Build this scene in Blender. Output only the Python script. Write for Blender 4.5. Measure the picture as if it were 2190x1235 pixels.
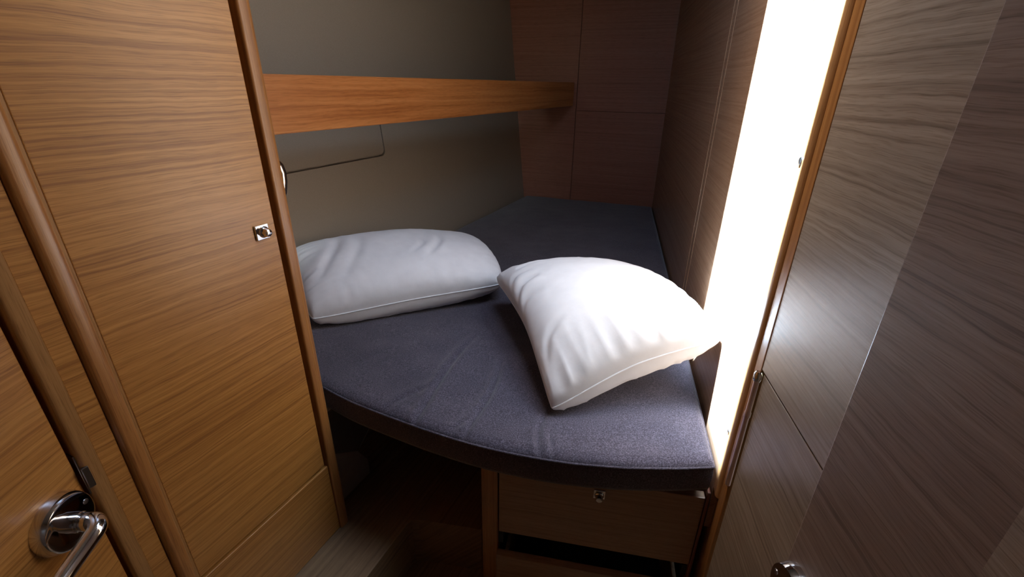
import bpy, bmesh, math, random
from mathutils import Vector, Matrix, noise
random.seed(4)
for o in list(bpy.data.objects):
    bpy.data.objects.remove(o)
SC = bpy.context.scene
COL = SC.collection

# ------------------------------------------------------------------ camera
ZC = 1.13                                   # eye height above the cabin sole
cd = bpy.data.cameras.new('camera'); cam = bpy.data.objects.new('camera', cd); COL.objects.link(cam)
cd.sensor_width = 36.0; cd.lens = 975.0 / 2190.0 * 36.0; cd.clip_start = 0.02
cr = Vector((0.99990467, 0.00565307, 0.01259739)); cu = Vector((-0.01380766, 0.40937623, 0.91226118))
cb = cr.cross(cu)
cam.matrix_world = Matrix(((cr.x, cu.x, cb.x, 0), (cr.y, cu.y, cb.y, 0), (cr.z, cu.z, cb.z, ZC), (0, 0, 0, 1)))
SC.camera = cam

# ------------------------------------------------------------------ sky, sun, exposure
wd = bpy.data.worlds.new('sky'); SC.world = wd; wd.use_nodes = True
bg = wd.node_tree.nodes['Background']
SUN_AZ, SUN_EL = 101.8, 72.3
sky = wd.node_tree.nodes.new('ShaderNodeTexSky'); sky.sky_type = 'NISHITA'; sky.sun_disc = False
sky.sun_elevation = math.radians(SUN_EL); sky.sun_rotation = math.radians(SUN_AZ + 180.0)
sky.air_density = 2.0; sky.dust_density = 2.5; sky.ozone_density = 1.0
wd.node_tree.links.new(sky.outputs[0], bg.inputs[0]); bg.inputs[1].default_value = 3.1
sd = bpy.data.lights.new('sun', 'SUN'); sun = bpy.data.objects.new('sun', sd); COL.objects.link(sun)
sd.energy = 225.0; sd.angle = math.radians(0.53); sd.color = (0.58, 0.79, 1.0)
_a, _e = math.radians(SUN_AZ), math.radians(SUN_EL)
sun.rotation_euler = Vector((math.sin(_a) * math.cos(_e), math.cos(_a) * math.cos(_e), -math.sin(_e))).to_track_quat('-Z', 'Y').to_euler()
sun.location = (0, 0, 4)
SC.view_settings.view_transform = 'Standard'
try: SC.view_settings.look = 'None'
except Exception: pass
SC.view_settings.exposure = -0.28
SC.view_settings.gamma = 1.0
SC.view_settings.use_curve_mapping = False

# ------------------------------------------------------------------ frames (plan directions of the walls)
class Frame:
    """u runs along the wall, n points out of it into the cabin, z is up (heights relative to the eye)"""
    def __init__(s, x, y, az, side):
        a = math.radians(az)
        s.o = Vector((x, y, 0)); s.u = Vector((math.sin(a), math.cos(a), 0))
        s.n = Vector((math.cos(a), -math.sin(a), 0)) * side
        s.z = Vector((0, 0, 1))
    def p(s, u, d, z):
        return s.o + s.u * u + s.n * d + s.z * (z + ZC)
WARD = Frame(-0.400, 0.776, 24.5, 1)        # wardrobe front, cabin on its right
SIDE = Frame(0.387, 0.631, 11.8, -1)        # wood side wall of the berth, cabin on its left
PANEL = Frame(0.381, 0.592, 8.5, -1)        # bulkhead panel towards the camera
LEAF = Frame(0.3395, 0.3735, 5.5, -1)         # open door leaf in front of the panel
BACK = Frame(0.064, 2.816, 109.45, 1)       # head wall
ENTRY = Frame(-0.555, 0.436, -3.0, 1)       # entrance door beside the wardrobe
DRAW = Frame(-0.060, 0.715, 100.3, 1)       # drawer fronts under the berth
CEIL = 0.72
SOLE = -ZC
LEDGE = -0.98

# ------------------------------------------------------------------ materials
def mat(name, rough=0.5, spec=0.5, metal=0.0):
    m = bpy.data.materials.new(name); m.use_nodes = True
    nt = m.node_tree; b = nt.nodes['Principled BSDF']
    b.inputs['Roughness'].default_value = rough; b.inputs['Metallic'].default_value = metal
    b.inputs['Specular IOR Level'].default_value = spec
    return m, nt, b
def N(nt, t, **kw):
    n = nt.nodes.new(t)
    for k, v in kw.items(): setattr(n, k, v)
    return n
def ramp(nt, stops):
    r = N(nt, 'ShaderNodeValToRGB'); el = r.color_ramp.elements
    while len(el) < len(stops): el.new(0.5)
    for e, (p, c) in zip(el, stops):
        e.position = p; e.color = (*c, 1)
    return r
def wood(name, dark, mid, light, rough=0.34, freq=95.0, wav=0.010, coat=0.25, contrast=1.0, pore=0.75):
    """oak-like veneer: UV in metres, u along the grain"""
    m, nt, b = mat(name, rough)
    L = nt.links.new
    uv = N(nt, 'ShaderNodeUVMap'); oi = N(nt, 'ShaderNodeObjectInfo')
    sep = N(nt, 'ShaderNodeSeparateXYZ'); L(uv.outputs[0], sep.inputs[0])
    mulr = N(nt, 'ShaderNodeMath', operation='MULTIPLY'); L(oi.outputs['Random'], mulr.inputs[0]); mulr.inputs[1].default_value = 53.0
    def vec(su, sv, src_v):
        a = N(nt, 'ShaderNodeMath', operation='MULTIPLY'); L(sep.outputs[0], a.inputs[0]); a.inputs[1].default_value = su
        c = N(nt, 'ShaderNodeMath', operation='MULTIPLY'); L(src_v, c.inputs[0]); c.inputs[1].default_value = sv
        k = N(nt, 'ShaderNodeCombineXYZ'); L(a.outputs[0], k.inputs[0]); L(c.outputs[0], k.inputs[1]); L(mulr.outputs[0], k.inputs[2])
        return k.outputs[0]
    warp = N(nt, 'ShaderNodeTexNoise'); warp.inputs['Scale'].default_value = 1; warp.inputs['Detail'].default_value = 2
    L(vec(5.5, 16.0, sep.outputs[1]), warp.inputs['Vector'])
    w1 = N(nt, 'ShaderNodeMath', operation='MULTIPLY_ADD'); L(warp.outputs['Fac'], w1.inputs[0]); w1.inputs[1].default_value = wav * 2; L(sep.outputs[1], w1.inputs[2])
    warp2 = N(nt, 'ShaderNodeTexNoise'); warp2.inputs['Scale'].default_value = 1; warp2.inputs['Detail'].default_value = 1
    L(vec(26.0, 40.0, sep.outputs[1]), warp2.inputs['Vector'])
    w2 = N(nt, 'ShaderNodeMath', operation='MULTIPLY_ADD'); L(warp2.outputs['Fac'], w2.inputs[0]); w2.inputs[1].default_value = wav * 0.35; L(w1.outputs[0], w2.inputs[2])
    w1 = w2
    n1 = N(nt, 'ShaderNodeTexNoise'); n1.inputs['Scale'].default_value = 1; n1.inputs['Detail'].default_value = 3.0; n1.inputs['Roughness'].default_value = 0.62
    L(vec(1.5, freq, w1.outputs[0]), n1.inputs['Vector'])
    n2 = N(nt, 'ShaderNodeTexNoise'); n2.inputs['Scale'].default_value = 1; n2.inputs['Detail'].default_value = 2.0
    L(vec(28.0, 900.0, w1.outputs[0]), n2.inputs['Vector'])
    n3 = N(nt, 'ShaderNodeTexNoise'); n3.inputs['Scale'].default_value = 1; n3.inputs['Detail'].default_value = 1.0
    L(vec(1.2, 14.0, w1.outputs[0]), n3.inputs['Vector'])
    mix = N(nt, 'ShaderNodeMath', operation='MULTIPLY_ADD'); L(n3.outputs['Fac'], mix.inputs[0]); mix.inputs[1].default_value = 0.10; 
    sc = N(nt, 'ShaderNodeMath', operation='MULTIPLY'); L(n1.outputs['Fac'], sc.inputs[0]); sc.inputs[1].default_value = 0.90
    L(sc.outputs[0], mix.inputs[2])
    h = 0.15 / contrast
    r = ramp(nt, [(0.5 - h, dark), (0.5 - h * 0.25, mid), (0.5 + h * 0.9, light)]); L(mix.outputs[0], r.inputs[0])
    pr = ramp(nt, [(0.34, (pore, pore * 0.95, pore * 0.88)), (0.48, (1, 1, 1))]); L(n2.outputs['Fac'], pr.inputs[0])
    mm = N(nt, 'ShaderNodeMix', data_type='RGBA', blend_type='MULTIPLY'); mm.inputs[0].default_value = 1.0
    L(r.outputs[0], mm.inputs[6]); L(pr.outputs[0], mm.inputs[7])
    L(mm.outputs[2], b.inputs['Base Color'])
    rr = N(nt, 'ShaderNodeMapRange'); L(n1.outputs['Fac'], rr.inputs[0]); rr.inputs[1].default_value = 0.3; rr.inputs[2].default_value = 0.7
    rr.inputs[3].default_value = rough + 0.08; rr.inputs[4].default_value = rough - 0.03; L(rr.outputs[0], b.inputs['Roughness'])
    bp = N(nt, 'ShaderNodeBump'); bp.inputs['Strength'].default_value = 0.12; bp.inputs['Distance'].default_value = 0.0006
    L(n2.outputs['Fac'], bp.inputs['Height']); L(bp.outputs[0], b.inputs['Normal'])
    b.inputs['Coat Weight'].default_value = coat; b.inputs['Coat Roughness'].default_value = 0.27
    return m
VEN = wood('oak_veneer_warm_lit', (0.275, 0.106, 0.022), (0.400, 0.170, 0.037), (0.500, 0.232, 0.058), freq=230, wav=0.006, contrast=0.95, coat=0.5)  # same oak as VEN_R; the warm light's orange is put into its colour
VEN_R = wood('oak_veneer_cool_lit', (0.205, 0.150, 0.104), (0.310, 0.236, 0.172), (0.400, 0.315, 0.235), freq=205, wav=0.007, rough=0.36, contrast=0.9, coat=1.0)  # same oak as VEN; the cool daylight's grey is put into its colour
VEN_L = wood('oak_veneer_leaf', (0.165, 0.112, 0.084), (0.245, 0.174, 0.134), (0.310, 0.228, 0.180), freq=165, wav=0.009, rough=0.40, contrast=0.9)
VEN_F = wood('oak_veneer_dim', (0.220, 0.120, 0.068), (0.285, 0.165, 0.100), (0.335, 0.205, 0.130), freq=190, wav=0.004, contrast=0.7)  # same oak again, the side wall's dim light put into its colour
VEN_D = wood('oak_veneer_shaded', (0.200, 0.068, 0.040), (0.250, 0.088, 0.054), (0.290, 0.110, 0.070), freq=150, wav=0.004, contrast=0.7, rough=0.5, coat=0.05)  # same oak, shade of the far wall and recesses put into its colour
SHELF = wood('shelf_oak', (0.330, 0.106, 0.024), (0.440, 0.156, 0.040), (0.530, 0.212, 0.064), freq=75, wav=0.006)  # same oak, warm light on the shelf put into its orange
SOLID = wood('solid_mahogany', (0.240, 0.090, 0.022), (0.325, 0.132, 0.035), (0.395, 0.178, 0.052), freq=150, wav=0.003, rough=0.3, coat=0.4, contrast=0.8)
LIP = wood('solid_oak_lip', (0.270, 0.125, 0.036), (0.340, 0.165, 0.052), (0.400, 0.205, 0.072), freq=170, wav=0.003, rough=0.36, contrast=0.7)
LIPP = wood('pale_oak_lip', (0.340, 0.160, 0.055), (0.420, 0.210, 0.078), (0.480, 0.255, 0.105), freq=170, wav=0.003, rough=0.36, contrast=0.7)
FLOORM = wood('sole_laminate', (0.140, 0.085, 0.042), (0.190, 0.116, 0.058), (0.235, 0.148, 0.076), freq=120, wav=0.004, rough=0.5, coat=0.05)

def vinyl():
    m, nt, b = mat('hull_liner_vinyl', 0.62, 0.35)
    L = nt.links.new; tc = N(nt, 'ShaderNodeTexCoord')
    n = N(nt, 'ShaderNodeTexNoise'); n.inputs['Scale'].default_value = 900; n.inputs['Detail'].default_value = 2; L(tc.outputs['Object'], n.inputs[0])
    r = ramp(nt, [(0.3, (0.275, 0.225, 0.170)), (0.7, (0.355, 0.295, 0.228))]); L(n.outputs['Fac'], r.inputs[0]); L(r.outputs[0], b.inputs['Base Color'])
    bp = N(nt, 'ShaderNodeBump'); bp.inputs['Strength'].default_value = 0.25; bp.inputs['Distance'].default_value = 0.0005
    L(n.outputs['Fac'], bp.inputs['Height']); L(bp.outputs[0], b.inputs['Normal'])
    return m
VINYL = vinyl()
def fabric():
    m, nt, b = mat('heather_wool', 0.95, 0.15)
    L = nt.links.new; tc = N(nt, 'ShaderNodeTexCoord')
    n = N(nt, 'ShaderNodeTexNoise'); n.inputs['Scale'].default_value = 420; n.inputs['Detail'].default_value = 3; n.inputs['Roughness'].default_value = 0.7; L(tc.outputs['Object'], n.inputs[0])
    n2 = N(nt, 'ShaderNodeTexNoise'); n2.inputs['Scale'].default_value = 9; n2.inputs['Detail'].default_value = 3; L(tc.outputs['Object'], n2.inputs[0])
    r = ramp(nt, [(0.33, (0.020, 0.017, 0.026)), (0.52, (0.060, 0.052, 0.072)), (0.70, (0.142, 0.126, 0.165))]); L(n.outputs['Fac'], r.inputs[0])
    r2 = ramp(nt, [(0.35, (0.85, 0.85, 0.87)), (0.65, (1.12, 1.1, 1.08))]); L(n2.outputs['Fac'], r2.inputs[0])
    mm = N(nt, 'ShaderNodeMix', data_type='RGBA', blend_type='MULTIPLY'); mm.inputs[0].default_value = 1.0
    L(r.outputs[0], mm.inputs[6]); L(r2.outputs[0], mm.inputs[7]); L(mm.outputs[2], b.inputs['Base Color'])
    b.inputs['Sheen Weight'].default_value = 0.25; b.inputs['Sheen Roughness'].default_value = 0.5
    bp = N(nt, 'ShaderNodeBump'); bp.inputs['Strength'].default_value = 0.5; bp.inputs['Distance'].default_value = 0.0012
    L(n.outputs['Fac'], bp.inputs['Height']); L(bp.outputs[0], b.inputs['Normal'])
    return m
WOOL = fabric()
def cotton():
    m, nt, b = mat('white_cotton', 0.8, 0.25)
    L = nt.links.new; tc = N(nt, 'ShaderNodeTexCoord')
    n = N(nt, 'ShaderNodeTexNoise'); n.inputs['Scale'].default_value = 26; n.inputs['Detail'].default_value = 4; L(tc.outputs['Object'], n.inputs[0])
    r = ramp(nt, [(0.3, (0.72, 0.72, 0.745)), (0.7, (0.78, 0.78, 0.805))]); L(n.outputs['Fac'], r.inputs[0]); L(r.outputs[0], b.inputs['Base Color'])
    bp = N(nt, 'ShaderNodeBump'); bp.inputs['Strength'].default_value = 0.15; bp.inputs['Distance'].default_value = 0.004
    L(n.outputs['Fac'], bp.inputs['Height']); L(bp.outputs[0], b.inputs['Normal'])
    b.inputs['Sheen Weight'].default_value = 0.1
    return m
COTTON = cotton()
def plain(name, col, rough=0.5, metal=0.0, spec=0.5):
    m, nt, b = mat(name, rough, spec, metal)
    tc = N(nt, 'ShaderNodeTexCoord'); n = N(nt, 'ShaderNodeTexNoise'); n.inputs['Scale'].default_value = 60; n.inputs['Detail'].default_value = 3
    nt.links.new(tc.outputs['Object'], n.inputs[0])
    r = ramp(nt, [(0.3, tuple(c * 0.93 for c in col)), (0.7, tuple(min(1, c * 1.05) for c in col))])
    nt.links.new(n.outputs['Fac'], r.inputs[0]); nt.links.new(r.outputs[0], b.inputs['Base Color'])
    return m
CHROME = plain('polished_chrome', (0.72, 0.72, 0.75), 0.08, 1.0)
STEEL = plain('brushed_steel', (0.55, 0.50, 0.47), 0.28, 1.0)
DSTEEL = plain('dark_steel', (0.22, 0.19, 0.17), 0.35, 1.0)  # darker even steel tone for the strike plate
BRONZE = plain('copper_toned_steel', (0.74, 0.55, 0.50), 0.42, 1.0)
DARK = plain('black_drawer_inside', (0.012, 0.010, 0.010), 0.8)  # near-black tone for drawer bottoms and backs
CEILM = plain('unseen_grey_headliner', (0.36, 0.35, 0.33), 0.7)  # unseen ceiling lining, greyed to cut the bounced light
GREYP = plain('grey_ply_and_shade', (0.11, 0.10, 0.105), 0.75)  # grey ply of the berth; also stands for shade on the hull facet
HULLG = plain('pale_hull_laminate', (0.34, 0.31, 0.31), 0.7)
RUBBER = plain('black_seal', (0.02, 0.02, 0.022), 0.6)

# ------------------------------------------------------------------ mesh helpers
def uvmap(me, grain):
    g = Vector(grain).normalized()
    lay = me.uv_layers.new(name='UVMap')
    for p in me.polygons:
        n = p.normal
        a = g - n * g.dot(n)
        if a.length < 0.35:
            a = n.orthogonal()
        a.normalize(); v = n.cross(a)
        for li in p.loop_indices:
            c = me.vertices[me.loops[li].vertex_index].co
            lay.data[li].uv = (c.dot(a), c.dot(v))
def finish(name, bm, m, parent=None, grain=(0, 0, 1), smooth=False):
    """verts are in world space; origin goes to the parent's origin or to the base centre of the mesh"""
    bmesh.ops.recalc_face_normals(bm, faces=bm.faces[:])
    me = bpy.data.meshes.new(name); bm.to_mesh(me); bm.free()
    if parent is not None:
        o0 = ORG[parent.name]
    else:
        xs = [v.co for v in me.vertices]
        o0 = Vector(((min(c.x for c in xs) + max(c.x for c in xs)) / 2, (min(c.y for c in xs) + max(c.y for c in xs)) / 2, min(c.z for c in xs)))
    uvmap(me, grain)
    me.transform(Matrix.Translation(-o0))
    if smooth:
        for p in me.polygons: p.use_smooth = True
        if smooth != 'all':
            me.set_sharp_from_angle(angle=math.radians(smooth if smooth is not True else 35))
    me.materials.append(m)
    o = bpy.data.objects.new(name, me); COL.objects.link(o)
    if parent is not None: o.parent = parent
    else: o.location = o0
    ORG[o.name] = o0
    return o
ORG = {}
def empty(name, loc):
    e = bpy.data.objects.new(name, None); COL.objects.link(e); e.location = loc; e.empty_display_size = 0.05
    ORG[e.name] = Vector(loc); return e
def tag(o, label=None, cat=None, kind=None, group=None):
    if label: o['label'] = label
    if cat: o['category'] = cat
    if kind: o['kind'] = kind
    if group: o['group'] = group
    return o
def box_into(bm, F, u0, u1, d0, d1, z0, z1, bevel=0.0, seg=2):
    vs = [bm.verts.new(F.p(u, d, z)) for z in (z0, z1) for (u, d) in ((u0, d0), (u1, d0), (u1, d1), (u0, d1))]
    fs = [bm.faces.new([vs[i] for i in f]) for f in ((0, 1, 2, 3), (4, 5, 6, 7), (0, 1, 5, 4), (1, 2, 6, 5), (2, 3, 7, 6), (3, 0, 4, 7))]
    if bevel:
        es = {e for f in fs for e in f.edges}
        bmesh.ops.recalc_face_normals(bm, faces=fs)
        bmesh.ops.bevel(bm, geom=list(es), offset=bevel, segments=seg, profile=0.5, affect='EDGES')
def slab(name, F, u0, u1, d0, d1, z0, z1, m, parent=None, grain='u', bevel=0.0, seg=2):
    bm = bmesh.new(); box_into(bm, F, u0, u1, d0, d1, z0, z1, bevel, seg)
    g = {'u': F.u, 'z': F.z, 'n': F.n}[grain]
    return finish(name, bm, m, parent, g)
def extrude_poly(name, F, pts, z0, z1, m, parent=None, grain='z', smooth=40):
    """prism: profile pts in (u, d), extruded vertically"""
    bm = bmesh.new()
    a = [bm.verts.new(F.p(u, d, z0)) for u, d in pts]; b = [bm.verts.new(F.p(u, d, z1)) for u, d in pts]
    n = len(pts)
    for i in range(n): bm.faces.new((a[i], a[(i + 1) % n], b[(i + 1) % n], b[i]))
    bm.faces.new(a[::-1]); bm.faces.new(b)
    return finish(name, bm, m, parent, F.u if grain == 'u' else F.z, smooth=smooth)
def arc(cx, cy, r, a0, a1, n=8):
    return [(cx + r * math.cos(math.radians(a0 + (a1 - a0) * i / n)), cy + r * math.sin(math.radians(a0 + (a1 - a0) * i / n))) for i in range(n + 1)]
def tube_into(bm, pts, rad, seg=10, closed=False, cap=True, up=None):
    pts = [Vector(p) for p in pts]; n = len(pts); rings = []
    prev = None
    for i, p in enumerate(pts):
        if closed: t = pts[(i + 1) % n] - pts[i - 1]
        else: t = pts[min(i + 1, n - 1)] - pts[max(i - 1, 0)]
        t.normalize()
        if prev is None:
            x = t.orthogonal().normalized() if up is None else (up - t * up.dot(t)).normalized()
        else:
            x = (prev - t * prev.dot(t)).normalized()
        prev = x; y = t.cross(x)
        r = rad[i] if isinstance(rad, (list, tuple)) else rad
        rx, ry = r if isinstance(r, tuple) else (r, r)
        rings.append([bm.verts.new(p + x * (rx * math.cos(2 * math.pi * k / seg)) + y * (ry * math.sin(2 * math.pi * k / seg))) for k in range(seg)])
    m = n if closed else n - 1
    for i in range(m):
        A, B = rings[i], rings[(i + 1) % n]
        for k in range(seg): bm.faces.new((A[k], A[(k + 1) % seg], B[(k + 1) % seg], B[k]))
    if cap and not closed:
        bm.faces.new(rings[0][::-1]); bm.faces.new(rings[-1])
def lathe_into(bm, c, axis, prof, seg=40):
    """prof: (radius, height along axis)"""
    axis = Vector(axis).normalized(); x = axis.orthogonal().normalized(); y = axis.cross(x); rings = []
    for r, h in prof:
        rings.append([bm.verts.new(c + axis * h + (x * math.cos(2 * math.pi * k / seg) + y * math.sin(2 * math.pi * k / seg)) * max(r, 1e-5)) for k in range(seg)])
    for A, B in zip(rings[:-1], rings[1:]):
        for k in range(seg): bm.faces.new((A[k], A[(k + 1) % seg], B[(k + 1) % seg], B[k]))
    bm.faces.new(rings[0][::-1]); bm.faces.new(rings[-1])

# ================================================================== the shell
HATCH = (-0.010, 0.352, 0.03, 0.445)         # u0,u1,d0,d1 in the SIDE frame
def structure(o): o['kind'] = 'structure'; return o
# ceiling with a square hole for the deck hatch (four strips around the opening, one mesh)
bm = bmesh.new(); u0, u1, d0, d1 = HATCH; T0, T1 = CEIL, CEIL + 0.03
for (a, b, c, d) in ((-2.2, u0, -1.2, 2.4), (u1, 2.7, -1.2, 2.4), (u0, u1, -1.2, d0), (u0, u1, d1, 2.4)):
    box_into(bm, SIDE, a, b, c, d, T0, T1)
structure(finish('unseen_ceiling', bm, CEILM, None, SIDE.u))
# hatch coaming and frame
hw = structure(empty('window_1', SIDE.p((u0 + u1) / 2, (d0 + d1) / 2, CEIL)))
for i, (a, b, c, d) in enumerate(((u0 - 0.03, u0, d0 - 0.03, d1 + 0.03), (u1, u1 + 0.03, d0 - 0.03, d1 + 0.03), (u0, u1, d0 - 0.03, d0), (u0, u1, d1, d1 + 0.03))):
    slab('hatch_frame', SIDE, a, b, c, d, CEIL - 0.012, CEIL, STEEL, hw, bevel=0.003)
# sky portal in the hatch opening: guides the sky light, gives none itself
pd = bpy.data.lights.new('hatch_portal', 'AREA'); po = bpy.data.objects.new('hatch_portal', pd); COL.objects.link(po)
pd.shape = 'RECTANGLE'; pd.size = u1 - u0; pd.size_y = d1 - d0; pd.cycles.is_portal = True
po.matrix_world = Matrix.Translation(SIDE.p((u0 + u1) / 2, (d0 + d1) / 2, CEIL + 0.028)) @ Matrix((SIDE.u, SIDE.u.cross(SIDE.z) * -1, SIDE.z)).transposed().to_4x4()

# sole of the footwell
bm = bmesh.new(); W = Frame(0, 0, 0, 1)
box_into(bm, W, -1.4, 3.3, -1.6, 1.3, SOLE - 0.03, SOLE)
structure(finish('floor', bm, FLOORM, None, WARD.u))

# --- hull side (left): flared plane behind wardrobe, shelf and berth
HN = Vector((-0.9035025, 0.41673925, -0.10005811)); HA = Vector((0.06428263, 2.8160159, -0.62)); HB = Vector((-0.25213784, 2.13000737, -0.62))
hu = (HB - HA).normalized(); hv = HN.cross(hu).normalized()
if hv.z < 0: hv = -hv
if HN.dot(Vector((0, 0, 0)) - HA) < 0: HN = -HN    # points into the cabin
def H(a, b, d=0.0):                                 # a: distance from the head-wall corner towards the camera, b: up the panel
    return HA + hu * a + hv * b + HN * d + Vector((0, 0, ZC))
def hull_box(bm, a0, a1, b0, b1, d0, d1):
    vs = [bm.verts.new(H(a, b, d)) for d in (d0, d1) for (a, b) in ((a0, b0), (a1, b0), (a1, b1), (a0, b1))]
    for f in ((0, 1, 2, 3), (4, 5, 6, 7), (0, 1, 5, 4), (1, 2, 6, 5), (2, 3, 7, 6), (3, 0, 4, 7)): bm.faces.new([vs[i] for i in f])
def to_hull(p):
    q = Vector(p) - HA; return q.dot(hu), q.dot(hv)
acc_corner = to_hull((-0.474, 1.74, -0.243)); acc_left = to_hull((-0.654, 1.347, -0.255))
bm = bmesh.new()
# liner with a recess for the access panel: a grid of faces around it plus a backing
aL, aR, bB, bT = acc_left[0] + 0.35, acc_corner[0], acc_corner[1] - 0.004, acc_corner[1] + 0.26
GW = 0.006; RC = 0.022
outer = [(-0.08, -0.62), (2.95, -0.62), (2.95, 1.45), (-0.08, 1.45)]
hole = [(aR + RC - RC * math.cos(math.radians(t)), bB + RC - RC * math.sin(math.radians(t))) for t in range(0, 91, 15)] + [(aL, bB)] + [(aL, bT)] + [(aR, bT)]
vo = [bm.verts.new(H(a, b)) for a, b in outer]; vh = [bm.verts.new(H(a, b)) for a, b in hole]
eo = [bm.edges.new((vo[i], vo[(i + 1) % 4])) for i in range(4)]; eh = [bm.edges.new((vh[i], vh[(i + 1) % len(vh)])) for i in range(len(vh))]
bmesh.ops.triangle_fill(bm, edges=eo + eh, use_beauty=True)
inner = [f for f in bm.faces if aR + 0.03 < to_hull(f.calc_center_median() - Vector((0, 0, ZC)))[0] < aL and bB < to_hull(f.calc_center_median() - Vector((0, 0, ZC)))[1] < bT and all(v in vh for v in f.verts)]
bmesh.ops.delete(bm, geom=inner, context='FACES')
vb = [bm.verts.new(H(a, b, -0.022)) for a, b in hole]
for i in range(len(vh)): bm.faces.new((vh[i], vh[(i + 1) % len(vh)], vb[(i + 1) % len(vh)], vb[i]))
bm.faces.new(vb)
hull = structure(finish('wall_left', bm, VINYL, None, (0, 0, 1)))
# the access panel itself, a rounded lid set into the recess
def inset(pts, g):
    cx = sum(p[0] for p in pts) / len(pts); cy = sum(p[1] for p in pts) / len(pts)
    return [(p[0] + math.copysign(min(g, abs(cx - p[0])), cx - p[0]), p[1] + math.copysign(g, cy - p[1])) for p in pts]
lid = inset(hole, GW)
bm = bmesh.new()
A_ = [bm.verts.new(H(a, b, -0.0215)) for a, b in lid]; B_ = [bm.verts.new(H(a, b, 0.0)) for a, b in lid]
for i in range(len(lid)): bm.faces.new((A_[i], A_[(i + 1) % len(lid)], B_[(i + 1) % len(lid)], B_[i]))
bm.faces.new(B_); bm.faces.new(A_[::-1])
finish('access_panel', bm, VINYL, hull)

# --- head wall: two veneer boards with an open joint between them
bw = structure(slab('wall_back', BACK, -0.6, 1.15, -0.05, -0.012, SOLE, CEIL + 0.02, VEN_D, None, 'u'))
slab('panel', BACK, -0.35, 0.293, -0.012, 0.0, -0.78, CEIL, VEN_D, bw, 'u', bevel=0.0012)
slab('panel', BACK, 0.296, 0.80, -0.012, 0.0, -0.130, CEIL, VEN_D, bw, 'u', bevel=0.0012)
slab('panel', BACK, 0.296, 0.80, -0.012, 0.0, -0.78, -0.132, VEN_D, bw, 'u', bevel=0.0012)

# --- side wall of the berth (right): boards, a double bead, and the lipped edge towards the camera
LEN = 2.02
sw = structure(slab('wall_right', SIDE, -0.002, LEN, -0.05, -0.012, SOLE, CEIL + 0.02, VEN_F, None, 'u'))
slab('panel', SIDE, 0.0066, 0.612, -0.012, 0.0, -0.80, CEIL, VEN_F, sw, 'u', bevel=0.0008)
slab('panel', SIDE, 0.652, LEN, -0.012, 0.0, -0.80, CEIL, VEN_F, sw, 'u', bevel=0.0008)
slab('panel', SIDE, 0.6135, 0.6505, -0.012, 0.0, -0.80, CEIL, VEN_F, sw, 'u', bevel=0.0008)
for q in (0.6127, 0.6513):
    slab('bead', SIDE, q - 0.001, q + 0.001, -0.004, 0.0010, -0.80, CEIL, VEN_F, sw, 'z', bevel=0.0006)
t1 = structure(extrude_poly('trim_1', SIDE, [(0.006, -0.03), (0.006, 0.001)] + arc(-0.016, -0.006, 0.009, 75, 178, 7) + [(-0.025, -0.03)], -0.69, CEIL, LIPP, None, 'z'))
structure(slab('shadow_filler', SIDE, -0.0250, -0.0022, -0.045, -0.014, SOLE, -0.6905, VEN_D, None, 'z'))  # dark filler under the lip: mattress shadow put into its wood colour
# dark solid stop in the joint between the trim and the bulkhead panel
t2 = structure(slab('trim_2', SIDE, -0.052, -0.0255, -0.045, -0.0015, SOLE, CEIL + 0.02, SOLID, None, 'z', bevel=0.002))
# pads and screws on the trim
def screw(parent, F, u, d, z, r=0.004):
    bm = bmesh.new(); c = F.p(u, d, z)
    lathe_into(bm, c, F.n, [(r, -0.003), (r, 0.0016), (r * 0.8, 0.0024), (r * 0.3, 0.0020), (0.0002, 0.0018)], 20)
    finish('screw', bm, STEEL, parent, smooth=40)
screw(t1, SIDE, -0.002, 0.001, -0.089, 0.0055); screw(t1, SIDE, 0.0, 0.001, -0.553, 0.0035)
# pivot rod of the lower bulkhead flap
bm = bmesh.new(); zz = [-0.625, -0.60, -0.52, -0.48, -0.478, -0.47, -0.468, -0.41, -0.397]
tube_into(bm, [PANEL.p(-0.012, 0.003, z) for z in zz], [0.0042, 0.0042, 0.0042, 0.0042, 0.0052, 0.0052, 0.0042, 0.0042, 0.0042], 14)
finish('hinge_rod', bm, BRONZE, t2, smooth=40)['label'] = 'thin copper-toned metal rod'
bm = bmesh.new(); lathe_into(bm, PANEL.p(-0.012, 0.003, -0.409), (0, 0, 1), [(0.0055, 0), (0.0065, 0.003), (0.0065, 0.012), (0.004, 0.016), (0.0005, 0.017)], 18)
finish('rod_cap', bm, CHROME, t2, smooth=40)

# --- bulkhead panel on the right: upper board, lower board, open joint between
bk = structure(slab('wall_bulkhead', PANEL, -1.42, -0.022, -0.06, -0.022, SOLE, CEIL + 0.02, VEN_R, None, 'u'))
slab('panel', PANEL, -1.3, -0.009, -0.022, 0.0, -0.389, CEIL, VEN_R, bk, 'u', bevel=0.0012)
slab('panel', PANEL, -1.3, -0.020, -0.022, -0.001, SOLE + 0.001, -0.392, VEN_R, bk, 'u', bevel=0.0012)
slab('edge_band', PANEL, -0.0092, -0.001, -0.022, 0.0006, -0.389, CEIL, LIPP, bk, 'z', bevel=0.0008)

# --- walls behind the camera close the cabin
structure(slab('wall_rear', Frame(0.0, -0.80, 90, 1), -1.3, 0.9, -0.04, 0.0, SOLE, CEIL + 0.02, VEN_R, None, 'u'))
structure(slab('wall_entry', ENTRY, -1.3, 0.03, -0.08, -0.036, SOLE, CEIL + 0.02, VEN, None, 'u'))
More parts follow.
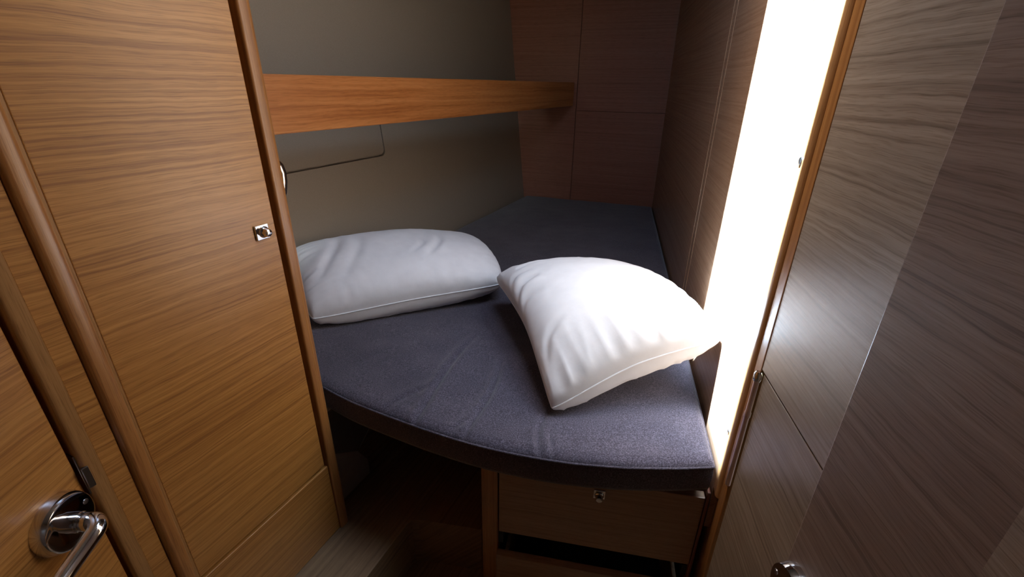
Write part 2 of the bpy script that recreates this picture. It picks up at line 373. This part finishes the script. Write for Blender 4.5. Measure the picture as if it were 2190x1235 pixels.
# raised step round the footwell (one solid): along the wardrobe and back under the berth
bm = bmesh.new()
def P2(v): return (v.x, v.y)
plan = [P2(WARD.p(-0.42, -0.36, 0)), P2(WARD.p(-0.42, 0.143, 0)), (-0.255, 0.757), (-0.247, 0.775), (-0.238, 0.786), (-0.222, 0.788), (-0.065, 0.763), P2(DRAW.p(-0.002, -0.62, 0)), (-0.30, 1.75), (-0.62, 1.10)]
lo = [bm.verts.new((x, y, 0.0)) for x, y in plan]; hi = [bm.verts.new((x, y, LEDGE + ZC)) for x, y in plan]
for i in range(len(plan)): bm.faces.new((lo[i], lo[(i + 1) % len(plan)], hi[(i + 1) % len(plan)], hi[i]))
bm.faces.new(lo[::-1]); bm.faces.new(hi)
structure(finish('floor_step', bm, FLOORM, None, WARD.u))

# pale hull laminate showing below the berth, behind the wardrobe post
bm = bmesh.new()
poly = [(0.00, -0.70), (0.25, -0.70), (0.235, -0.80), (0.121, -0.878), (0.150, -0.930), (0.150, -0.979), (0.00, -0.979)]
f0 = [bm.verts.new(WARD.p(u, -0.05, z)) for u, z in poly]; f1 = [bm.verts.new(WARD.p(u, -0.07, z)) for u, z in poly]
for i in range(len(poly)): bm.faces.new((f0[i], f0[(i + 1) % len(poly)], f1[(i + 1) % len(poly)], f1[i]))
bm.faces.new(f0); bm.faces.new(f1[::-1])
hl = structure(finish('wall_hull_lower', bm, HULLG, None))
bm = bmesh.new()
poly2 = [(0.006, -0.70), (0.235, -0.70), (0.222, -0.79), (0.118, -0.872), (0.006, -0.79)]
f0 = [bm.verts.new(WARD.p(u, -0.046, z)) for u, z in poly2]; f1 = [bm.verts.new(WARD.p(u, -0.05, z)) for u, z in poly2]
for i in range(len(poly2)): bm.faces.new((f0[i], f0[(i + 1) % 5], f1[(i + 1) % 5], f1[i]))
bm.faces.new(f0); bm.faces.new(f1[::-1])
finish('shaded_facet', bm, GREYP, hl)  # upper facet of the hull piece, berth shade put into its colour
# dark partition closing the locker under the berth
structure(slab('wall_locker', DRAW, -0.40, 0.60, -0.66, -0.63, SOLE, -0.710, GREYP, None, 'u'))

# ================================================================== wardrobe
TOPZ = CEIL - 0.001
wr = tag(empty('wardrobe', WARD.p(-0.15, -0.15, LEDGE)), 'tall narrow oak veneer wardrobe with a chrome push lock and dark wood post', 'wardrobe')
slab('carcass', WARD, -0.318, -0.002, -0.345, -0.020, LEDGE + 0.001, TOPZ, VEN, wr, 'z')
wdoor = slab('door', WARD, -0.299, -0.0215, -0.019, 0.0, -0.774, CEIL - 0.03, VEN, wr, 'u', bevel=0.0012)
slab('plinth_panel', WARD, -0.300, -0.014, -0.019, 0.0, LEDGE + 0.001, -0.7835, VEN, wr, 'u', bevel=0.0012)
slab('edge_lip', WARD, -0.3045, -0.2995, -0.019, 0.0015, LEDGE + 0.001, TOPZ, LIP, wr, 'z', bevel=0.001)
extrude_poly('corner_post', WARD, [(-0.0135, -0.03), (-0.0135, 0.000)] + arc(-0.0095, 0.002, 0.004, 180, 90, 5) + arc(0.003, -0.003, 0.009, 90, 0, 7) + [(0.012, -0.03)], LEDGE + 0.001, TOPZ, SOLID, wr)
extrude_poly('bead', WARD, [(-0.329, -0.02), (-0.329, 0.002)] + arc(-0.320, 0.004, 0.009, 180, 95, 6) + arc(-0.312, 0.002, 0.0085, 85, 15, 6) + [(-0.3045, -0.02)], LEDGE + 0.001, TOPZ, SOLID, wr)
def push_lock(parent, F, u, z, size=0.0125):
    pl = slab('lock_plate', F, u - size, u + size, 0.0, 0.004, z - size, z + size, CHROME, parent, 'u', bevel=0.0012)
    return pl
def lock_knob(parent, F, u, z):
    bm = bmesh.new(); c = F.p(u, 0.0035, z)
    lathe_into(bm, c, F.n, [(0.0098, 0), (0.0098, 0.001), (0.0085, 0.003), (0.0075, 0.004), (0.0072, 0.010), (0.0060, 0.0125), (0.0030, 0.0135), (0.0004, 0.0136)], 28)
    return finish('push_button', bm, CHROME, parent, smooth=40)
push_lock(wdoor, WARD, -0.049, -0.231); lock_knob(wdoor, WARD, -0.047, -0.231)
# chrome grab handle on the end of the wardrobe
bm = bmesh.new(); GD = -0.055
path = [WARD.p(u, GD, z) for u, z in ((-0.004, -0.132), (0.035, -0.131), (0.047, -0.134), (0.0545, -0.142), (0.0575, -0.155), (0.056, -0.170), (0.051, -0.188), (0.044, -0.202), (0.032, -0.208), (-0.004, -0.209))]
tube_into(bm, path, [(0.0055, 0.0085)] * len(path), 16, up=WARD.n)
tag(finish('grab_handle', bm, CHROME, wr, smooth=40), 'curved chrome grab handle')

# ================================================================== entrance door and its frame
fr = structure(extrude_poly('trim_3', WARD, [(-0.373, -0.03), (-0.373, 0.000)] + arc(-0.366, 0.002, 0.007, 180, 90, 6) + [(-0.3535, 0.009), (-0.3535, -0.03)], SOLE, TOPZ, LIP, None, 'z'))
structure(slab('trim_4', WARD, -0.353, -0.3295, -0.03, 0.0065, SOLE, TOPZ, VEN, None, 'u', bevel=0.0008))
sp = slab('strike_plate', WARD, -0.3745, -0.3725, -0.012, 0.0045, -0.50, -0.437, DSTEEL, fr, 'z', bevel=0.0006)
slab('strike_lip', WARD, -0.374, -0.366, 0.006, 0.0105, -0.488, -0.455, DSTEEL, fr, 'z', bevel=0.001)
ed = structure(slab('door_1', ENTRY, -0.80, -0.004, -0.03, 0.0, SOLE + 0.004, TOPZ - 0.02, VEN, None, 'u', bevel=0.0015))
def lever(parent, F, u, z, sgn, droop=0.35):
    bm = bmesh.new(); c = F.p(u, 0.0, z)
    lathe_into(bm, c, F.n, [(0.0375, 0), (0.0375, 0.004), (0.0345, 0.0135), (0.0335, 0.0150), (0.0315, 0.0157), (0.013, 0.0160)], 64)
    rose = finish('door_handle', bm, CHROME, parent, smooth=30); rose['label'] = 'chrome lever handle on a thick round rose'
    bm = bmesh.new()
    lathe_into(bm, F.p(u, 0.0158, z), F.n, [(0.0125, 0), (0.0125, 0.010), (0.0118, 0.011), (0.0118, 0.014)], 32)
    finish('neck', bm, CHROME, rose, smooth=30)
    pts = []; rad = []
    for d in (0.029, 0.034, 0.038): pts.append(F.p(u, d, z)); rad.append(0.0112)
    for k in range(1, 9):
        t = math.radians(k * 90 / 8); rr = 0.014
        pts.append(F.p(u + sgn * rr * (1 - math.cos(t)), 0.038 + rr * math.sin(t), z + 0.003 * math.sin(t) - droop * rr * (1 - math.cos(t)))); rad.append(0.0112 - 0.0012 * k / 8)
    for k in range(1, 13):
        q = k / 12
        pts.append(F.p(u + sgn * (0.014 + 0.10 * q), 0.052 - 0.004 * math.sin(q * 3.1), z + 0.003 - droop * (0.014 + 0.10 * q) + 0.012 * q * q)); rad.append(0.010 - 0.0018 * q)
    bm = bmesh.new(); tube_into(bm, pts, rad, 20)
    finish('lever', bm, CHROME, rose, smooth=40)
    bm = bmesh.new()
    lathe_into(bm, F.p(u + 0.024, 0.0152, z + 0.008), F.n, [(0.0035, 0), (0.0035, 0.0012), (0.001, 0.0016)], 16)
    finish('screw', bm, STEEL, rose, smooth=30)
lever(ed, ENTRY, -0.046, -0.499, -1)

# ================================================================== open door leaf on the right
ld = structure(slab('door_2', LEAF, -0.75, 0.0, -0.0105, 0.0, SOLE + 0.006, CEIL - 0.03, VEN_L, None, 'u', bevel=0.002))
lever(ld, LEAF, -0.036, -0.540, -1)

# ================================================================== shelf along the hull
SH = Frame(-0.508, 1.028, 26.2, 1)
sh_len = 1.885
shelf = tag(empty('shelf', SH.p(0.9, -0.05, -0.108)), 'long orange oak shelf with a deep fiddle board running along the hull', 'shelf')
slab('fiddle_board', SH, -0.10, sh_len, -0.018, 0.0, -0.106, 0.013, SHELF, shelf, 'u', bevel=0.0022)
slab('shelf_board', SH, -0.10, sh_len - 0.01, -0.165, -0.018, -0.098, -0.082, SHELF, shelf, 'u', bevel=0.001)

# ================================================================== berth base with drawers
bb = tag(empty('drawer_cabinet', DRAW.p(0.22, -0.15, SOLE)), 'brown veneer drawer unit with a chrome lock under the grey mattress', 'drawer unit')
FRONT = [(-0.735, 1.045), (-0.66, 0.998), (-0.58, 0.945), (-0.50, 0.895), (-0.43, 0.850), (-0.356, 0.803), (-0.285, 0.766), (-0.178, 0.716), (-0.081, 0.677), (0.008, 0.650), (0.094, 0.632), (0.16, 0.624), (0.219, 0.620), (0.30, 0.620), (0.372, 0.6245)]
def catmull(pts, n):
    out = []
    for i in range(len(pts) - 1):
        p0, p1, p2, p3 = (Vector(pts[max(i - 1, 0)]), Vector(pts[i]), Vector(pts[i + 1]), Vector(pts[min(i + 2, len(pts) - 1)]))
        for k in range(n):
            t = k / n
            out.append(0.5 * ((2 * p1) + (p2 - p0) * t + (2 * p0 - 5 * p1 + 4 * p2 - p3) * t * t + (3 * p1 - p0 - 3 * p2 + p3) * t ** 3))
    out.append(Vector(pts[-1])); return out
front = catmull(FRONT, 28)
sideA = SIDE.p(0.004, 0.006, 0); sideB = SIDE.p(1.955, 0.006, 0)
hullB = Vector((0.085, 2.790)); 
def lerp_pts(a, b, n): return [Vector((a[0], a[1])).lerp(Vector((b[0], b[1])), k / n) for k in range(1, n)]
OUT = front + lerp_pts(front[-1], sideB, 110) + [Vector((sideB.x, sideB.y))] + lerp_pts(sideB, hullB, 45) + [hullB] + lerp_pts(hullB, front[0], 110)
NO = len(OUT)
CEN = Vector((0.05, 1.45))
def inset_pt(i, g):
    v = OUT[i] - CEN; return OUT[i] - v.normalized() * g
# berth board, cut to the same plan, set back a little
bm = bmesh.new(); idx = list(range(0, NO, 2))
lo = [bm.verts.new((*inset_pt(i, 0.022), -0.708 + ZC)) for i in idx]; hi = [bm.verts.new((*inset_pt(i, 0.022), -0.693 + ZC)) for i in idx]
for i in range(len(idx)): bm.faces.new((lo[i], lo[(i + 1) % len(idx)], hi[(i + 1) % len(idx)], hi[i]))
bm.faces.new(lo[::-1]); bm.faces.new(hi)
tag(finish('berth_board', bm, GREYP), 'dark grey painted board carrying the mattress above the drawers', 'berth board')
slab('post', DRAW, 0.0, 0.036, -0.34, 0.0, SOLE + 0.001, -0.709, SOLID, bb, 'z', bevel=0.0025)
slab('stile', DRAW, 0.447, 0.453, -0.33, -0.002, SOLE + 0.001, -0.709, VEN_D, bb, 'z', bevel=0.0015)
def drawer(z0, z1, dd, opened):
    d = slab('drawer', DRAW, 0.039 - (0.004 if opened else 0), 0.4445 + (0.004 if opened else 0), dd - 0.018, dd, z0, z1, VEN_F, bb, 'u', bevel=0.0014)
    for (a, b) in ((0.052, 0.060), (0.424, 0.432)):
        slab('drawer_side', DRAW, a, b, dd - 0.32, dd - 0.018, z0 + 0.02, z1 - (0.006 if opened else 0.03), FLOORM, d, 'u')
    slab('drawer_bottom', DRAW, 0.060, 0.424, dd - 0.32, dd - 0.018, z0 + 0.02, z0 + 0.028, DARK, d, 'u')
    slab('drawer_back', DRAW, 0.060, 0.424, dd - 0.32, dd - 0.312, z0 + 0.028, z1 - 0.03, DARK, d, 'u')
    return d
d1 = drawer(-0.914, -0.722, 0.0, False)
DF = Frame(*DRAW.o.xy, 100.3, 1)
push_lock(d1, DF, 0.246, -0.752, 0.0115); lock_knob(d1, DF, 0.246, -0.754)
drawer(SOLE + 0.004, -0.975, 0.014, True)
slab('drawer_runner', DRAW, 0.036, 0.046, -0.32, -0.01, -0.962, -0.930, RUBBER, bb, 'u')
slab('drawer_runner', DRAW, 0.436, 0.446, -0.32, -0.01, -0.962, -0.930, RUBBER, bb, 'u')

# ================================================================== mattress
WR = [((-0.108, 1.027), (-0.205, 0.712), 0.0075, 0.007), ((-0.020, 0.932), (-0.082, 0.690), 0.0065, 0.006), ((0.072, 0.76), (0.050, 0.645), 0.0050, 0.006), ((0.092, 0.72), (0.073, 0.645), 0.0025, 0.005), ((-0.16, 0.86), (-0.26, 0.762), 0.0018, 0.008), ((-0.05, 0.79), (-0.115, 0.70), 0.002, 0.006)]
def ztop(x, y):
    """height of the mattress cover (relative to the eye)"""
    z = -0.620 + 0.0022 * noise.noise(Vector((x * 6, y * 6, 0.3))) + 0.0010 * noise.noise(Vector((x * 19, y * 19, 2.0)))
    for (a, b, dep, wid) in WR:
        ax, ay = a; bx, by = b; L2 = (bx - ax) ** 2 + (by - ay) ** 2
        t = ((x - ax) * (bx - ax) + (y - ay) * (by - ay)) / L2
        if -0.15 < t < 1.15:
            px = ax + (bx - ax) * t; py = ay + (by - ay) * t
            sgn = (x - px) * (by - ay) - (y - py) * (bx - ax)
            bend = 0.006 * math.sin(t * 5 + ax * 30)
            dist = math.copysign(math.hypot(x - px, y - py), sgn) + bend
            amp = max(0.0, min(1, (t + 0.15) / 0.5)) * max(0.0, min(1, (1.15 - t) / 0.25))
            z += amp * dep * (0.55 * math.exp(-((dist - wid * 1.6) / (wid * 1.5)) ** 2) - math.exp(-(dist / wid) ** 2) + 0.3 * math.exp(-((dist + wid * 2) / (wid * 1.6)) ** 2))
    return z
bm = bmesh.new()
prof = [(0.010, -0.692), (0.002, -0.688), (0.0, -0.680), (-0.0015, -0.655), (0.0, -0.634)]
rings = []
for g, z in prof: rings.append([bm.verts.new((*inset_pt(i, g), z + ZC)) for i in range(NO)])
for g, dz in ((0.002, -0.0085), (0.006, -0.0045), (0.012, -0.0018), (0.020, -0.0004)):
    r_ = []
    for i in range(NO):
        p = inset_pt(i, g); r_.append(bm.verts.new((p.x, p.y, ztop(p.x, p.y) + dz + ZC)))
    rings.append(r_)
K = 150
for k in range(1, K):
    t = 1 - (k / K) ** 1.15; r_ = []
    for i in range(NO):
        q = inset_pt(i, 0.020); p = CEN + (q - CEN) * t
        cr_ = 0.008 * min(1, (1 - t) * 3)
        r_.append(bm.verts.new((p.x, p.y, ztop(p.x, p.y) + cr_ * 0.6 + ZC)))
    rings.append(r_)
for A, B in zip(rings[:-1], rings[1:]):
    for i in range(NO): bm.faces.new((A[i], A[(i + 1) % NO], B[(i + 1) % NO], B[i]))
bm.faces.new(rings[0][::-1]); bm.faces.new(rings[-1])
mt = tag(finish('mattress', bm, WOOL, None, smooth='all'), 'dark grey wool mattress with a curved front edge filling the berth', 'mattress')
bm = bmesh.new()
tube_into(bm, [(*inset_pt(i, 0.0004), -0.6315 + ZC) for i in range(NO)], 0.0024, 8, closed=True)
finish('piping', bm, WOOL, mt, smooth='all')

# ================================================================== pillows
def pillow(name, A, B, C, D, top, bot, seed, label, bow=0.06, lift=0.02, walls=(), bow_r=None, bow_l=None, creases=()):
    """seam corners A,B,C,D in order; bulging cushion with puckered seam and piping"""
    A, B, C, D = (Vector(v) for v in (A, B, C, D)); n = 96
    nrm = ((B - A).cross(D - A) + (C - B).cross(A - B)).normalized()
    if nrm.z < 0: nrm = -nrm
    def seam(s, t):
        bs = (bow if bow_l is None else bow_l) if s < 0 else (bow if bow_r is None else bow_r)
        s2 = s * (1 - bs * (1 - t * t) * abs(s)); t2 = t * (1 - bow * (1 - s * s) * abs(t))
        k = 1 - 0.065 * (s * s * t * t) ** 2
        s2 *= k; t2 *= k
        a, b = (s2 + 1) / 2, (t2 + 1) / 2
        p = A * (1 - a) * (1 - b) + B * a * (1 - b) + C * a * b + D * (1 - a) * b
        return p + Vector((0, 0, lift * (1 - abs(s * t) ** 1.5)))
    def bulge(s, t):
        e = max(0.0, (1 - s * s)) * max(0.0, (1 - t * t))
        return e ** 0.33
    def wr(s, t, side):
        # puckers running in from the seams and soft creases across the middle
        ds, dt = 1 - abs(s), 1 - abs(t)
        w = 0.0
        def ridge(x, y, z): return 0.45 - abs(noise.noise(Vector((x, y, z)))) ** 0.75 * 1.5
        w += 0.0065 * math.exp(-ds / 0.17) * min(1, ds / 0.03) * ridge(t * 7 + seed, s * 1.6 - t * 0.8, seed * 1.7 + side)
        w += 0.0065 * math.exp(-dt / 0.17) * min(1, dt / 0.03) * ridge(s * 7 + seed * 2, t * 1.6 + s * 0.8, seed * 3.1 + side)
        w += 0.006 * noise.noise(Vector((s * 1.6 + seed, t * 1.6, side * 2.0))) * min(1, ds * 4) * min(1, dt * 4)
        if side == 0:
            for (s0, t0, s1, t1, dep, wid) in creases:
                L2 = (s1 - s0) ** 2 + (t1 - t0) ** 2; q = ((s - s0) * (s1 - s0) + (t - t0) * (t1 - t0)) / L2
                if 0 < q < 1:
                    dd = ((s - s0) * (t1 - t0) - (t - t0) * (s1 - s0)) / math.sqrt(L2) + 0.05 * math.sin(q * 4)
                    am = math.sin(math.pi * q) ** 0.7
                    w += am * dep * (0.5 * math.exp(-((dd - wid * 1.7) / (wid * 1.4)) ** 2) - math.exp(-(dd / wid) ** 2) + 0.4 * math.exp(-((dd + wid * 1.9) / (wid * 1.5)) ** 2))
        return w
    def fit(p):
        p = p.copy()
        for (o, nn) in walls:
            dist = (p - o).dot(nn)
            if dist < 0.002: p -= nn * (dist - 0.002)
        zf = ztop(p.x, p.y) + 0.0085
        if p.z < zf: p.z = zf + 0.0006
        return p
    g = [math.sin(math.pi / 2 * (-1 + 2 * k / n)) for k in range(n + 1)]
    bm = bmesh.new(); T = {}; Bt = {}
    for i, s in enumerate(g):
        for j, t in enumerate(g):
            edge = i in (0, n) or j in (0, n)
            p = seam(s, t)
            if edge:
                v = bm.verts.new(fit(p) + Vector((0, 0, ZC))); T[i, j] = v; Bt[i, j] = v
            else:
                b_ = bulge(s, t)
                T[i, j] = bm.verts.new(fit(p + nrm * (top * b_ + wr(s, t, 0))) + Vector((0, 0, ZC)))
                Bt[i, j] = bm.verts.new(fit(p - nrm * (bot * b_ + wr(s, t, 5))) + Vector((0, 0, ZC)))
    for i in range(n):
        for j in range(n):
            bm.faces.new((T[i, j], T[i + 1, j], T[i + 1, j + 1], T[i, j + 1]))
            try: bm.faces.new((Bt[i, j], Bt[i, j + 1], Bt[i + 1, j + 1], Bt[i + 1, j]))
            except ValueError: pass
    border = [(i, 0) for i in range(n)] + [(n, j) for j in range(n)] + [(i, n) for i in range(n, 0, -1)] + [(0, j) for j in range(n, 0, -1)]
    pts = [T[k].co.copy() for k in border]
    o = tag(finish(name, bm, COTTON, None, smooth='all'), label, 'pillow', group='white pillows on the berth')
    bm = bmesh.new()
    sm = [(pts[i - 1] + pts[i] * 2 + pts[(i + 1) % len(pts)]) / 4 for i in range(len(pts))]
    sm = [p + Vector((0, 0, 0.0012)) for k, p in enumerate(sm) if (p - sm[k - 1]).length > 0.0008]
    tube_into(bm, sm, 0.0021, 8, closed=True)
    finish('piping', bm, COTTON, o, smooth='all')
    return o
hw_ = (HA.copy(), HN.copy()); sw_ = (Vector((SIDE.o.x, SIDE.o.y, 0)), SIDE.n.copy())
pillow('pillow', (-0.540, 1.058, -0.583), (-0.014, 1.256, -0.553), (-0.158, 1.690, -0.560), (-0.665, 1.262, -0.465), 0.104, 0.090, 2.3,
       'white piped pillow lying in the shade against the beige hull panel', lift=0.006, bow=0.035, bow_r=-0.05, walls=(hw_, sw_),
       creases=((0.42, 0.25, 0.28, -0.55, 0.007, 0.035), (0.22, 0.10, 0.12, -0.45, 0.004, 0.03), (-0.55, 0.75, -0.80, -0.60, 0.006, 0.05), (-0.35, 0.6, -0.55, -0.7, 0.004, 0.05)))
pillow('pillow', (0.078, 0.724, -0.606), (0.426, 0.770, -0.448), (0.366, 1.265, -0.525), (-0.060, 1.240, -0.526), 0.108, 0.090, 7.9,
       'white piped pillow propped against the sunlit wooden side wall', lift=0.020, bow=0.075, walls=(hw_, sw_), bow_r=-0.02, bow_l=0.125,
       creases=((-0.70, 0.55, -0.15, 0.75, 0.006, 0.04), (-0.98, 0.05, -0.45, 0.30, 0.009, 0.045), (-0.98, -0.12, -0.50, 0.02, 0.006, 0.035), (-0.95, 0.3, -0.5, 0.48, 0.005, 0.035), (-0.85, -0.75, -0.45, -0.45, 0.004, 0.04)))
